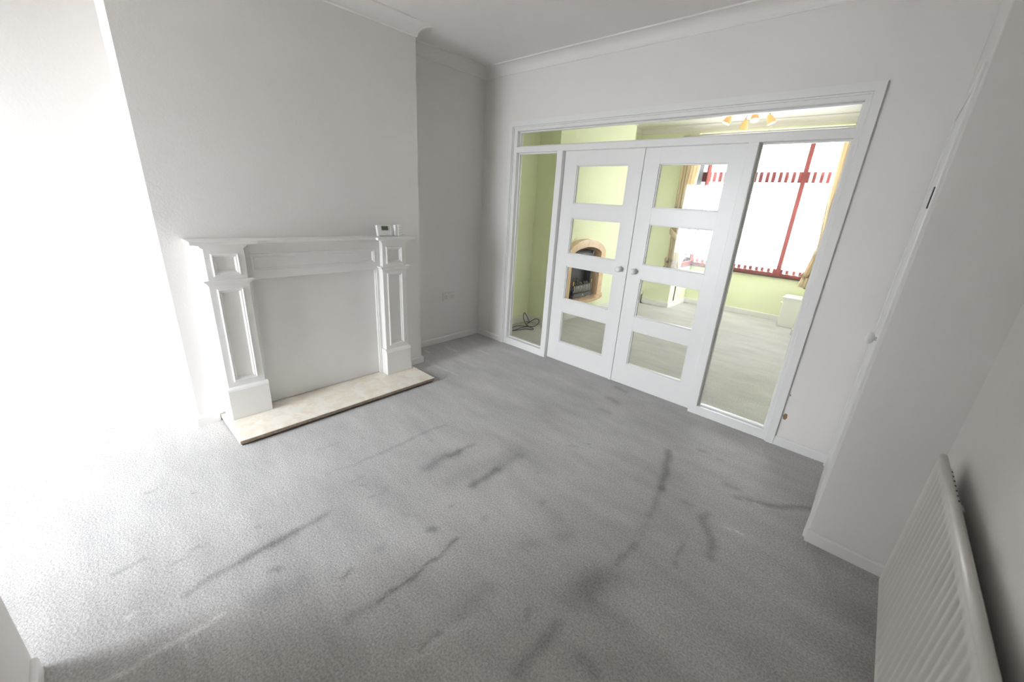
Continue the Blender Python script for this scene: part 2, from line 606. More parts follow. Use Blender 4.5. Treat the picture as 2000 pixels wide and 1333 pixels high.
WF = bpy.data.objects['wall_front']
chip([(3.166, .205), (3.180, .200), (3.188, .222), (3.184, .246), (3.172, .250), (3.160, .232)], 'y', -0.0015, 0.001, 'brownchip', WF)
chip([(3.163, .380), (3.170, .384), (3.169, .397), (3.162, .394)], 'y', -0.0015, 0.001, 'brownchip', WF)
chip([(YS + .004, .075), (YS + .03, .072), (YS + .034, .12), (YS + .02, .155), (YS + .006, .21)], 'x', XS - 0.004, XS + 0.001, 'gloss', wr)


# ------------------------------------------------------------------ coving, skirting
def sweep(path, prof, name, mat, closed=False):
    """prof: (inward offset, z); room lies to the right of the walking direction"""
    b = MB()
    n = len(path)
    nrm = []
    for i in range(n - 1):
        d = (Vector(path[i + 1]) - Vector(path[i])).normalized()
        nrm.append(Vector((d.y, -d.x)))
    rows = []
    for i in range(n):
        if i == 0:
            q = nrm[0]
        elif i == n - 1:
            q = nrm[-1]
        else:
            s = nrm[i - 1] + nrm[i]
            q = s / max(0.2, s.dot(nrm[i - 1]))
        rows.append([b.bm.verts.new((path[i][0] + q.x * o, path[i][1] + q.y * o, z)) for o, z in prof])
    for a, c in zip(rows, rows[1:]):
        for k in range(len(prof) - 1):
            b.bm.faces.new((a[k], c[k], c[k + 1], a[k + 1]))
    for r_ in (rows[0], rows[-1]):
        b.bm.faces.new(r_)
    bmesh.ops.recalc_face_normals(b.bm, faces=list(b.bm.faces))
    return struct(b.build(name, mat))


CV = [(-0.01, ZC - 0.082), (0.006, ZC - 0.082), (0.010, ZC - 0.077)]
for k in range(0, 11):
    t = k / 10 * math.pi / 2
    CV.append((0.012 + 0.080 * (1 - math.cos(t)), ZC - 0.074 + 0.064 * math.sin(t)))
CV += [(0.100, ZC - 0.009), (0.102, ZC - 0.004), (0.102, ZC + 0.01), (-0.01, ZC + 0.01)]
sweep([(0, -3.80), (0, CY0), (C1, CY0), (C1, CY1), (0, CY1), (0, 0), (XS, 0), (XS, YS), (XR, YS), (XR, YB), (1.72, YB)], CV, 'trim_1', M['ceil'])


def skirt(name, path, mat='gloss', h=SK, t=0.016):
    pr = [(-0.01, -0.01), (t, -0.01), (t, h - 0.012), (t - 0.003, h - 0.004), (t - 0.009, h), (-0.01, h)]
    return sweep(path, pr, name, M[mat])


skirt('baseboard_left', [(0, -3.95), (0, CY0)])
skirt('baseboard_chimney', [(0.0, CY0), (C1, CY0), (C1, -2.70)])
skirt('baseboard_chimney_end', [(C1, -1.235), (C1, CY1), (0.0, CY1)])
skirt('baseboard_alcove', [(0, CY1), (0, 0), (0.384, 0)], 'cream_gloss')
skirt('baseboard_front', [(3.150, 0), (XS, 0)], 'cream_gloss')
skirt('baseboard_right_return', [(XS + 0.002, YS), (XR, YS)], 'cream_gloss')
skirt('baseboard_right', [(XR, YS), (XR, YB)], 'cream_gloss')
skirt('baseboard_back', [(XR, YB), (1.738, YB)])

# ------------------------------------------------------------------ glazed screen between the rooms
W1 = empty('window_1', (1.77, 0.045, 0.0))
struct(W1, 'wide white glazed screen around the double doors, sidelights and transom', 'glazed screen')
g = M['gloss']


def arch_piece(pts, y0=-0.020, y1=0.004):
    return MB().prism(pts, 'y', y0, y1).build('architrave', g, W1)


AX0, AX1, AZ, AW = 0.382, 3.152, 2.258, 0.044
arch_piece([(AX0, -0.004), (AX0 + AW, -0.004), (AX0 + AW, AZ - AW), (AX0, AZ)])
arch_piece([(AX1, -0.004), (AX1 - AW, -0.004), (AX1 - AW, AZ - AW), (AX1, AZ)])
arch_piece([(AX0, AZ), (AX0 + AW, AZ - AW), (AX1 - AW, AZ - AW), (AX1, AZ)])
bead = [((AX0 + AW, AX0 + AW + 0.010, -0.012, 0.0), -0.004, AZ - AW - 0.003), ((AX1 - AW - 0.010, AX1 - AW, -0.012, 0.0), -0.004, AZ - AW - 0.003)]
for (x0, x1, y0, y1), z0, z1 in bead:
    bx(x0, x1, y0, y1, z0, z1, bev=0.003).build('architrave_bead', g, W1)
bx(AX0 + AW, AX1 - AW, -0.012, 0.0, AZ - AW - 0.012, AZ - AW, bev=0.003).build('architrave_bead', g, W1)
PX = [(0.416, 0.476), (0.975, 1.036), (2.538, 2.600), (3.076, 3.129)]
for i, (x0, x1) in enumerate(PX):
    z1 = 2.228 if i in (0, 3) else 1.990
    bx(x0, x1, 0.0, 0.095, -0.004, z1, bev=0.003).build('frame_post', g, W1)
bx(0.470, 3.080, 0.001, 0.095, 1.987, 2.038, bev=0.003).build('transom_rail', g, W1)
bx(0.470, 3.080, 0.001, 0.095, 2.176, 2.228, bev=0.003).build('head_rail', g, W1)
bx(0.474, 0.977, 0.001, 0.095, -0.004, 0.074, bev=0.003).build('sill_rail', g, W1)
bx(2.598, 3.078, 0.001, 0.095, -0.004, 0.070, bev=0.003).build('sill_rail', g, W1)


def glazed(parent, x0, x1, z0, z1, y, bw=0.011, bd=0.012):
    p = bx(x0 - 0.004, x1 + 0.004, y - 0.002, y + 0.002, z0 - 0.004, z1 + 0.004).build('pane', M['glass'], parent)
    m = MB()
    for s0, s1 in ((y - 0.002 - bd, y - 0.002), (y + 0.002, y + 0.002 + bd)):
        m.box(x0, x0 + bw, s0, s1, z0, z1, bev=0.002)
        m.box(x1 - bw, x1, s0, s1, z0, z1, bev=0.002)
        m.box(x0 + bw, x1 - bw, s0, s1, z0, z0 + bw, bev=0.002)
        m.box(x0 + bw, x1 - bw, s0, s1, z1 - bw, z1, bev=0.002)
    m.build('glazing_bead', g, p)
    return p


glazed(W1, 0.476, 0.975, 0.074, 1.987, 0.055)
glazed(W1, 2.600, 3.076, 0.070, 1.987, 0.055)
glazed(W1, 0.476, 3.076, 2.038, 2.176, 0.055)

# double doors
ROWS = [(0.205, 0.527), (0.653, 0.981), (1.097, 1.424), (1.549, 1.871)]


def glazed_door(name, x0, x1, px0, px1, label, knobx, astr):
    y0, y1 = 0.045, 0.085
    D = empty(name, ((x0 + x1) / 2, 0.065, 0.0))
    struct(D, label, 'door')
    zb, zt = 0.003, 1.9885
    bx(x0, px0, y0, y1, zb, zt, bev=0.002).build('stile', g, D)
    bx(px1, x1, y0, y1, zb, zt, bev=0.002).build('stile', g, D)
    zs = [zb] + [z for r in ROWS for z in r] + [zt]
    for k in range(0, 10, 2):
        bx(px0 - 0.001, px1 + 0.001, y0 + 0.0005, y1 - 0.0005, zs[k], zs[k + 1], bev=0.001).build('rail', g, D)
    for z0, z1 in ROWS:
        glazed(D, px0, px1, z0, z1, 0.065, 0.009, 0.011)
    k = MB().lathe([(0.0, 0.0), (0.026, 0.0), (0.026, 0.004), (0.021, 0.008), (0.011, 0.010), (0.010, 0.026), (0.017, 0.031),
                    (0.0235, 0.040), (0.025, 0.048), (0.0215, 0.057), (0.012, 0.062), (0.0, 0.063)], (knobx, y0 + 0.001, 1.036), (0, -1, 0), 28)
    k.build('knob', M['upvc'], D)
    if astr:
        bx(x1 - 0.020, x1 + 0.006, y0 - 0.010, y0 + 0.001, zb, zt, bev=0.003).build('meeting_strip', g, D)
    return D


glazed_door('door_1', 1.038, 1.800, 1.173, 1.677, 'white glazed door leaf with four panes, nearer the fireplaces', 1.737, True)
glazed_door('door_2', 1.806, 2.536, 1.934, 2.428, 'white glazed door leaf with four panes, beside the wide sidelight', 1.872, False)

# side door in the boxed-out corner, seen edge-on
D3 = empty('door_3', (XS, -0.43, 0.0))
struct(D3, 'plain white cupboard door in the boxed-out corner', 'door')
bx(XS - 0.004, XS + 0.01, -0.855, -0.065, 0.004, 2.03, bev=0.002).build('door_panel', g, D3)
for a, b_ in ((-0.905, -0.858), (-0.062, -0.017)):
    bx(XS - 0.010, XS + 0.01, a, b_, 0.0, 2.075, bev=0.003).build('architrave', g, D3)
bx(XS - 0.010, XS + 0.01, -0.858, -0.062, 2.033, 2.075, bev=0.003).build('architrave', g, D3)
MB().lathe([(0.0, 0.0), (0.016, 0.0), (0.016, 0.003), (0.009, 0.005), (0.009, 0.014), (0.021, 0.018), (0.028, 0.027), (0.027, 0.036),
            (0.017, 0.043), (0.0, 0.045)], (XS - 0.003, -0.80, 1.050), (-1, 0, 0), 24).build('knob', M['upvc'], D3)
bx(XS - 0.014, XS - 0.002, -0.852, -0.835, 1.600, 1.680, bev=0.002).build('latch', M['black'], D3)

# glazed garden door in the back wall, behind the picture's left edge: the daylight of this room
D4 = empty('door_4', ((GX0 + GX1) / 2, YBB - 0.13, 0.0))
struct(D4, 'white framed glazed garden door in the back wall', 'door')
for x0, x1 in ((GX0, GX0 + 0.06), (GX1 - 0.06, GX1)):
    bx(x0, x1, YBB - 0.16, YBB - 0.10, 0.0, 2.12, bev=0.004).build('stile', M['upvc'], D4)
for z0, z1 in ((0.0, 0.08), (2.05, 2.12)):
    bx(GX0 + 0.06, GX1 - 0.06, YBB - 0.16, YBB - 0.10, z0, z1, bev=0.004).build('rail', M['upvc'], D4)
bx(GX0 + 0.055, GX1 - 0.055, YBB - 0.133, YBB - 0.127, 0.075, 2.055).build('pane', M['glass'], D4)

# ------------------------------------------------------------------ fireplace surround on the chimney breast
FS = empty('fireplace_surround', (C1, -1.962, 0.04))
tag(FS, 'white panelled wooden fireplace surround with a boarded-up opening', 'fireplace surround')
s = M['satin']
E0 = 0.002


def panel_face(part, y0, y1, z0, z1, xb, xf, py0, py1, pz0, pz1):
    """box with a rectangular recess in its +X face; returns the part. Moulding and inner panel become sub-parts."""
    m = MB()
    m.rect_rings_x([(y0, y1, z0, z1, xb), (y0, y1, z0, z1, xf - 0.002), (y0 + .002, y1 - .002, z0 + .002, z1 - .002, xf), (py0, py1, pz0, pz1, xf), (py0, py1, pz0, pz1, xf - 0.016)])
    bmesh.ops.recalc_face_normals(m.bm, faces=list(m.bm.faces))
    o = m.build(part, s, FS)
    r = []
    for ins, dx in ((-0.004, -0.002), (-0.004, 0.004), (0.002, 0.007), (0.007, 0.004), (0.009, 0.000), (0.013, 0.001), (0.017, -0.003), (0.019, -0.008), (0.024, -0.0125)):
        r.append((py0 + ins, py1 - ins, pz0 + ins, pz1 - ins, xf + dx))
    m = MB()
    m.rect_rings_x(r)
    m.build('panel_moulding', s, o)
    bx(xf - 0.019, xf - 0.011, py0 + 0.001, py1 - 0.001, pz0 + 0.001, pz1 - 0.001).build('panel', s, o)
    return o


for (a, b_) in ((-2.645, -2.428), (-1.496, -1.279)):
    # back upright, shaft, capital, block, plinth
    bx(C1 + E0, 0.412, a - 0.022, b_ + 0.022, 0.04, 1.172, bev=0.003).build('back_upright', s, FS)
    panel_face('pilaster', a, b_, 0.262, 0.950, 0.40, 0.470, a + 0.042, b_ - 0.042, 0.305, 0.918)
    m = MB()
    m.box(0.40, 0.476, a - 0.006, b_ + 0.006, 0.946, 0.956, bev=0.002)
    m.prism([(a - 0.006, 0.955), (b_ + 0.006, 0.955), (b_ + 0.022, 0.972), (a - 0.022, 0.972)], 'x', 0.40, 0.486)
    m.box(0.40, 0.493, a - 0.024, b_ + 0.024, 0.971, 0.980, bev=0.003)
    m.build('capital', s, FS)
    panel_face('corner_block', a + 0.004, b_ - 0.004, 0.978, 1.170, 0.40, 0.472, a + 0.040, b_ - 0.040, 1.006, 1.132)
    m = MB()
    m.box(0.38, 0.495, a - 0.012, b_ + 0.012, 0.040, 0.248, bev=0.003)
    m.prism([(0.40, 0.247), (0.495, 0.247), (0.490, 0.258), (0.472, 0.268), (0.40, 0.268)], 'y', a - 0.012, b_ + 0.012)
    m.build('plinth', s, FS)
panel_face('frieze', -2.430, -1.494, 0.955, 1.172, C1 + 0.01, 0.425, -2.392, -1.534, 1.008, 1.116)
bx(C1 + E0, 0.384, -2.425, -1.499, 0.043, 0.960).build('infill_board', s, FS)
bx(C1 + E0, 0.402, -1.527, -1.506, 0.04, 0.958, bev=0.003).build('inner_slip', s, FS)
bx(C1 + E0, 0.402, -2.418, -2.397, 0.04, 0.958, bev=0.003).build('inner_slip', s, FS)


def shelf_part(y0, y1, xf):
    m = MB()
    e = 0.0
    steps = [(1.166, 0.060), (1.172, 0.054), (1.178, 0.050), (1.186, 0.034), (1.192, 0.022)]
    for (z0, i0), (z1, _) in zip(steps, steps[1:] + [(1.194, 0)]):
        m.box(C1 + E0, xf - i0, y0 + i0, y1 - i0, z0, z1 + 0.0005)
    m.box(C1 + E0, xf, y0, y1, 1.193, 1.213 if xf > 0.52 else 1.2118, bev=0.004)
    return m


m = shelf_part(-2.708, -2.366, 0.535)
m2 = shelf_part(-1.558, -1.216, 0.535)
m3 = shelf_part(-2.46, -1.46, 0.503)
for q in (m2, m3):
    me = bpy.data.meshes.new('t')
    q.bm.to_mesh(me)
    m.bm.from_mesh(me)
    q.bm.free()
    bpy.data.meshes.remove(me)
m.build('mantel_shelf', s, FS)

# hearth slab
H = empty('hearth', (0.566, -1.963, 0.0))
tag(H, 'cream polished marble hearth slab under the white fireplace surround', 'hearth')
hy0, hy1, hxf = -2.695, -1.232, 0.789
m = MB().prism([(C1 + 0.002, hy0 + 0.0), (hxf, hy0), (hxf, hy1), (C1 + 0.002, hy1)], 'z', 0.019, 0.040)
m.build('slab', M['marble'], H)
pts = []
random.seed(4)
n = 60
for i in range(n + 1):
    pts.append((hxf + 0.0012 + random.random() * 0.0022, hy0 + 0.004 + (hy1 - hy0 - 0.008) * i / n))
MB().prism([(hxf - 0.004, hy0 + 0.004)] + pts + [(hxf - 0.004, hy1 - 0.004)], 'z', 0.018, 0.0375).build('edge', M['edge'], H)
bx(C1 + 0.01, hxf - 0.012, hy0 + 0.012, hy1 - 0.012, -0.002, 0.019).build('bed', M['base'], H)

# thermostat and wireless receiver on the mantel shelf
T = empty('thermostat', (0.44, -1.447, 1.213))
tag(T, 'white programmable thermostat with a dark screen on the mantel shelf', 'thermostat')
tilt = Matrix.Translation((0.455, 0, 1.213)) @ Matrix.Rotation(math.radians(-12), 4, 'Y') @ Matrix.Translation((-0.455, 0, -1.213))
bx(0.432, 0.455, -1.512, -1.385, 1.219, 1.304, bev=0.009, seg=3, mat=tilt).build('body', M['upvc'], T)
bx(0.4545, 0.4565, -1.472, -1.416, 1.262, 1.292, bev=0.0008, mat=tilt).build('screen', M['lcd'], T)
bx(0.4545, 0.4560, -1.476, -1.412, 1.258, 1.296, bev=0.0006, mat=tilt).build('screen_bezel', M['grey_plastic'], T)
bx(0.4540, 0.4555, -1.497, -1.400, 1.226, 1.248, bev=0.0006, mat=tilt).build('flap', M['upvc'], T)
for z in (1.290, 1.277, 1.264):
    bx(0.4545, 0.458, -1.405, -1.396, z - 0.004, z + 0.004, bev=0.0015, mat=tilt).build('button', M['grey_plastic'], T)
bx(0.400, 0.452, -1.495, -1.402, 1.2125, 1.222, bev=0.002).build('stand', M['grey_plastic'], T)
RC = empty('wireless_receiver', (0.44, -1.328, 1.213))
tag(RC, 'small white ribbed sensor block beside the thermostat', 'sensor')
bx(0.418, 0.452, -1.363, -1.331, 1.2125, 1.302, bev=0.010, seg=3).build('body', M['upvc'], RC)
rb = bx(0.412, 0.456, -1.334, -1.296, 1.2125, 1.305, bev=0.006, seg=2).build('ribbed_body', M['upvc'], RC)
for z in (1.243, 1.263, 1.281):
    bx(0.414, 0.4566, -1.333, -1.2955, z - 0.0016, z + 0.0016).build('groove', M['grey_plastic'], rb)

# double socket in the alcove
SO = empty('wall_socket', (0.0, -0.456, 0.465))
tag(SO, 'white double wall socket low in the alcove beside the chimney breast', 'socket')
bx(-0.002, 0.010, -0.533, -0.378, 0.464, 0.556, bev=0.003).build('plate', M['socket'], SO)
for cy in (-0.494, -0.417):
    bx(0.008, 0.0135, cy - 0.001, cy + 0.017, 0.531, 0.549, bev=0.0015).build('switch', M['upvc'], SO)
    for dy, dz, w_, h_ in ((0, 0.018, 0.004, 0.008), (-0.011, -0.004, 0.007, 0.004), (0.011, -0.004, 0.007, 0.004)):
        bx(0.008, 0.0104, cy + dy - w_ / 2, cy + dy + w_ / 2, 0.500 + dz - h_ / 2, 0.500 + dz + h_ / 2).build('pin_hole', M['dark'], SO)
for cy in (-0.521, -0.390):
    MB().lathe([(0.0, 0.0), (0.004, 0.0), (0.0035, 0.001), (0.0, 0.0015)], (0.0098, cy, 0.510), (1, 0, 0), 12).build('screw', M['silver'], SO)

# ------------------------------------------------------------------ radiator on the right wall
RD = empty('radiator', (3.74, -1.90, 0.155))
tag(RD, 'cream ribbed panel radiator on the wall beside the boxed-out corner', 'radiator')
RX, RY0, RY1, RZ0, RZ1 = 3.718, -2.66, -1.185, 0.155, 0.772
m = MB()
pitch = 0.048
nr = int((RY1 - RY0 - 0.06) / pitch)
prof = [(RY0, 0.0)]
y = RY0 + 0.03
for i in range(nr):
    for f_, dx in ((0.0, 0.0), (0.18, 0.0005), (0.30, 0.007), (0.70, 0.007), (0.82, 0.0005)):
        prof.append((y + f_ * pitch, dx))
    y += pitch
prof.append((RY1, 0.0))
zl = [(RZ0, 1, 0.010), (RZ0 + 0.012, 1, 0.002), (RZ0 + 0.03, 1, 0), (RZ0 + 0.042, 0, 0), (RZ1 - 0.052, 0, 0), (RZ1 - 0.040, 1, 0), (RZ1 - 0.012, 1, 0.002), (RZ1 - 0.004, 1, 0.006), (RZ1, 1, 0.014)]
rows = []
for z, flat, back in zl:
    rows.append([m.bm.verts.new((RX + back + (0 if flat else dx), yy, z)) for yy, dx in prof])
for a, c in zip(rows, rows[1:]):
    for k in range(len(prof) - 1):
        m.bm.faces.new((a[k], c[k], c[k + 1], a[k + 1]))
bmesh.ops.recalc_face_normals(m.bm, faces=list(m.bm.faces))
m.build('front_panel', M['rad'], RD, smooth=True)
bx(RX + 0.006, RX + 0.016, RY0 + 0.002, RY1 - 0.001, RZ0 + 0.003, RZ1 - 0.002, bev=0.004).build('back_plate', M['rad'], RD)
MB().tube([(RX + 0.011, RY0, RZ1 - 0.011), (RX + 0.011, RY1, RZ1 - 0.011)], 0.0115, 14).build('top_rail', M['rad'], RD)
MB().tube([(RX + 0.011, RY0, RZ0 + 0.011), (RX + 0.011, RY1, RZ0 + 0.011)], 0.0105, 14).build('bottom_rail', M['rad'], RD)
bx(RX + 0.018, RX + 0.030, RY0 + 0.06, RY1 - 0.06, RZ0 + 0.05, RZ1 - 0.035, bev=0.003).build('convector', M['rad'], RD)
gr = bx(RX + 0.016, RX + 0.034, RY0 + 0.02, RY1 - 0.05, RZ1 - 0.030, RZ1 - 0.024).build('grille', M['rad'], RD)
for i in range(7):
    yy = RY1 - 0.075 - i * 0.034
    bx(RX + 0.026, RX + 0.0335, yy - 0.005, yy + 0.005, RZ1 - 0.0242, RZ1 - 0.0235).build('slot', M['dark'], gr)
for yy in (RY1 - 0.20, RY0 + 0.25):
    bx(RX + 0.016, XR + 0.003, yy - 0.02, yy + 0.02, RZ0 + 0.08, RZ1 - 0.08).build('bracket', M['rad'], RD)
MB().tube([(RX + 0.011, RY0 + 0.004, RZ0 + 0.03), (RX + 0.011, RY0 - 0.035, RZ0 + 0.03), (RX + 0.011, RY0 - 0.04, RZ0 + 0.01), (RX + 0.011, RY0 - 0.04, -0.01)], 0.0075, 10).build('pipe', M['rad'], RD)
MB().lathe([(0.0, 0.0), (0.013, 0.0), (0.013, 0.035), (0.009, 0.04), (0.0, 0.04)], (RX + 0.011, RY0 - 0.04, RZ0 + 0.012), (0, 0, 1), 14).build('valve', M['upvc'], RD)

# ------------------------------------------------------------------ shell of the front room
gm = M['green']
struct(bx(-0.3, 0, 0.05, YF + 0.05, -0.03, ZC + 0.02).build('wall_left_far', gm))
m = MB()
fh0, fh1, fz0, fz1 = 1.285, 2.025, 0.258, 1.02
m.box(-0.02, C2, FY0, fh0, -0.03, ZC + 0.02)
m.box(-0.02, C2, fh1, FY1, -0.03, ZC + 0.02)
m.box(-0.02, C2, fh0, fh1, -0.03, fz0)
m.box(-0.02, C2, fh0, fh1, fz1, ZC + 0.02)
m.box(-0.02, 0.10, fh0, fh1, fz0, fz1)
struct(m.build('wall_chimney_far', gm))
m = MB()
m.box(-0.3, BX0, YF, YF + 0.25, -0.03, ZC + 0.02)
m.box(BX1, 4.1, YF, YF + 0.25, -0.03, ZC + 0.02)
m.box(BX0 - 0.01, BX1 + 0.01, YF, YF + 0.25, 2.64, ZC + 0.02)
struct(m.build('wall_street', gm))
struct(bx(XR, XR + 0.25, 0.05, YF + 0.05, -0.03, ZC + 0.02).build('wall_right_far', gm))
m = MB()
m.box(BX0 - 0.2, BX1 + 0.2, BYB, BYB + 0.2, -0.03, 0.665)
m.box(BX0 - 0.2, BX0, YF + 0.20, BYB + 0.01, -0.03, 0.665)
m.box(BX1, BX1 + 0.2, YF + 0.20, BYB + 0.01, -0.03, 0.665)
struct(m.build('wall_bay', gm))
struct(bx(BX0 - 0.25, BX1 + 0.25, YF + 0.02, BYB + 0.25, 2.635, 2.9).build('ceiling_bay', M['ceil']))
sweep([(0, 0.1), (0, FY0), (C2, FY0), (C2, FY1), (0, FY1), (0, YF), (XR, YF), (XR, 0.1)], CV, 'trim_2', M['ceil'])
skirt('baseboard_left_far', [(0, 0.1), (0, FY0), (C2, FY0), (C2, FY1), (0, FY1), (0, YF), (BX0, YF), (BX0, BYB), (BX1, BYB), (BX1, YF), (XR, YF)], 'cream_gloss', 0.085)

# bay window
W2 = empty('window_2', (1.83, 4.25, 0.665))
struct(W2, 'bay window with dark red frames in the front room', 'window')
mh = M['mahog']
y0, y1 = 4.225, 4.285
for x0, x1 in ((0.872, 0.935), (2.205, 2.265), (2.715, 2.778)):
    bx(x0, x1, y0, y1, 0.68, 2.637, bev=0.004).build('mullion', mh, W2)
for x0, x1 in ((0.935, 2.205), (2.265, 2.715)):
    bx(x0, x1, y0, y1, 0.68, 0.785, bev=0.004).build('bottom_rail', mh, W2)
    bx(x0, x1, y0, y1, 2.575, 2.637, bev=0.004).build('top_rail', mh, W2)
    bx(x0, x1, y0, y1, 2.035, 2.185, bev=0.004).build('transom', mh, W2)
    bx(x0, x1, 4.252, 4.257, 0.75, 2.04).build('pane', M['glass'], W2)
    bx(x0, x1, 4.252, 4.257, 2.18, 2.58).build('pane', M['glass'], W2)
bx(2.290, 2.303, y0 - 0.004, y1, 0.755, 2.575).build('casement_edge', mh, W2)
for x0, x1 in ((0.872, 0.932), (2.718, 2.778)):
    xm = (x0 + x1) / 2
    bx(x0, x1, YF + 0.20, y0, 0.68, 0.74, bev=0.004).build('bottom_rail', mh, W2)
    bx(x0, x1, YF + 0.20, y0, 2.575, 2.637, bev=0.004).build('top_rail', mh, W2)
    bx(x0, x1, YF + 0.20, YF + 0.25, 0.74, 2.575, bev=0.004).build('mullion', mh, W2)
    bx(xm - 0.002, xm + 0.002, YF + 0.24, y0 + 0.01, 0.735, 2.58).build('pane', M['glass'], W2)
m = MB()
m.box(BX0 - 0.06, BX1 + 0.06, BYB - 0.045, y1 + 0.02, 0.660, 0.682, bev=0.004)
m.box(BX0 - 0.06, BX0 + 0.02, YF - 0.02, BYB, 0.660, 0.682, bev=0.004)
m.box(BX1 - 0.02, BX1 + 0.06, YF - 0.02, BYB, 0.660, 0.682, bev=0.004)
m.box(BX0 - 0.17, BX0 + 0.02, YF - 0.035, YF + 0.01, 0.655, 0.682, bev=0.004)
m.box(BX1 - 0.02, BX1 + 0.17, YF - 0.035, YF + 0.01, 0.655, 0.682, bev=0.004)
m.build('window_sill', M['sill'], W2)

# vertical blinds: one to each side of the main mullion
b_ = MB()
nseg = 6
for z in (0.0, 1.875):
    for k in range(nseg + 1):
        t = -1 + 2 * k / nseg
        b_.bm.verts.new((t * 0.0445, 0.004 * (1 - t * t), z))
b_.bm.verts.ensure_lookup_table()
for k in range(nseg):
    b_.bm.faces.new((b_.bm.verts[k], b_.bm.verts[k + 1], b_.bm.verts[nseg + 2 + k], b_.bm.verts[nseg + 1 + k]))
for f in b_.bm.faces:
    f.smooth = True
bmesh.ops.solidify(b_.bm, geom=list(b_.bm.faces), thickness=0.0012)
SLAT = bpy.data.meshes.new('slat')
b_.bm.to_mesh(SLAT)
b_.bm.free()
SLAT.materials.append(M['blade'])


def vertical_blind(x0, ns, label):
    pitch = 0.083
    x1 = x0 + pitch * (ns - 1)
    VB = empty('vertical_blind', ((x0 + x1) / 2, 4.13, 0.728))
    tag(VB, label, 'blind')
    bx(x0 - 0.045, x1 + 0.045, 4.11, 4.15, 2.602, 2.637, bev=0.004).build('head_rail', M['upvc'], VB)
    xs_ = [x0 + i * pitch for i in range(ns)]
    for xc in xs_:
        o = bpy.data.objects.new('slat', SLAT)
        COL.objects.link(o)
        o.parent = VB
        o.location = (xc - (x0 + x1) / 2, 0.0, 0.002)
        o.rotation_euler = (0, 0, math.radians(-50 + 4 * math.sin(xc * 37)))
    m = MB()
    for a, c in zip(xs_, xs_[1:]):
        m.tube([(a, 4.105, 0.742), ((a + c) / 2, 4.115, 0.735), (c, 4.155, 0.742)], 0.0016, 5)
        m.tube([(a, 4.155, 0.742), ((a + c) / 2, 4.145, 0.735), (c, 4.105, 0.742)], 0.0016, 5)
    m.build('bottom_chain', M['upvc'], VB)


vertical_blind(1.000, 15, 'wide white vertical blind over the broad pane of the bay window')
vertical_blind(2.330, 5, 'narrow white vertical blind over the bay pane above the small white cabinet')


# curtains
def curtain(name, xa_top, xb_top, xa_tie, xb_tie, xa_bot, xb_bot, label, side):
    z_top, z_tie, z_bot = 2.59, 1.19, 0.69
    C = empty(name, ((xa_bot + xb_bot) / 2, 3.385, z_bot))
    tag(C, label, 'curtain', 'tied-back cream curtains')
    m = MB()
    nz, nxs = 40, 60
    rows = []
    for j in range(nz + 1):
        z = z_top + (z_bot - z_top) * j / nz
        if z > z_tie:
            t = (z_top - z) / (z_top - z_tie)
            e = t ** 2.2
            xa = xa_top + (xa_tie - xa_top) * e
            xb = xb_top + (xb_tie - xb_top) * e
            amp = 0.030 - 0.010 * e
        else:
            t = (z_tie - z) / (z_tie - z_bot)
            e = t ** 0.8
            xa = xa_tie + (xa_bot - xa_tie) * e
            xb = xb_tie + (xb_bot - xb_tie) * e
            amp = 0.020 + 0.018 * e
        row = []
        for k in range(nxs + 1):
            u = k / nxs
            ph = u * 6 * 2 * math.pi
            yy = 3.385 + amp * math.sin(ph + 0.4 * math.sin(z * 3)) + 0.010 * math.sin(ph * 0.5 + z * 4)
            row.append(m.bm.verts.new((xa + (xb - xa) * u + 0.006 * math.cos(ph), yy, z - (0.02 * math.sin(u * 3) if j == nz else 0))))
        rows.append(row)
    for a, c in zip(rows, rows[1:]):
        for k in range(nxs):
            m.bm.faces.new((a[k], a[k + 1], c[k + 1], c[k]))
    bmesh.ops.recalc_face_normals(m.bm, faces=list(m.bm.faces))
    bmesh.ops.solidify(m.bm, geom=list(m.bm.faces), thickness=0.004)
    m.build('drape', M['curtain'], C, smooth=True)
    m = MB()
    rows = []
    cx = (xa_tie + xb_tie) / 2
    hw = (xb_tie - xa_tie) / 2 + 0.022
    for k in range(33):
        a = 2 * math.pi * k / 32
        xx = cx + hw * math.cos(a)
        yy = 3.385 + 0.055 * math.sin(a)
        zz = z_tie + 0.075 * (xx - cx) / hw * -side
        rows.append([m.bm.verts.new((xx, yy, zz + d)) for d in (-0.05, 0.0, 0.05)])
    for a, c in zip(rows, rows[1:]):
        m.bm.faces.new((a[0], a[1], c[1], c[0]))
        m.bm.faces.new((a[1], a[2], c[2], c[1]))
    bmesh.ops.remove_doubles(m.bm, verts=list(m.bm.verts), dist=1e-5)
    bmesh.ops.recalc_face_normals(m.bm, faces=list(m.bm.faces))
    bmesh.ops.solidify(m.bm, geom=list(m.bm.faces), thickness=0.004)
    m.build('tieback', M['curtain'], C, smooth=True)
    hx = xa_tie - 0.035 if side > 0 else xb_tie + 0.035
    MB().tube([(hx, YF + 0.005, z_tie + 0.06), (hx, 3.40, z_tie + 0.06), (hx + 0.02 * side, 3.37, z_tie + 0.07)], 0.006, 8).build('holdback_hook', M['brass'], C)


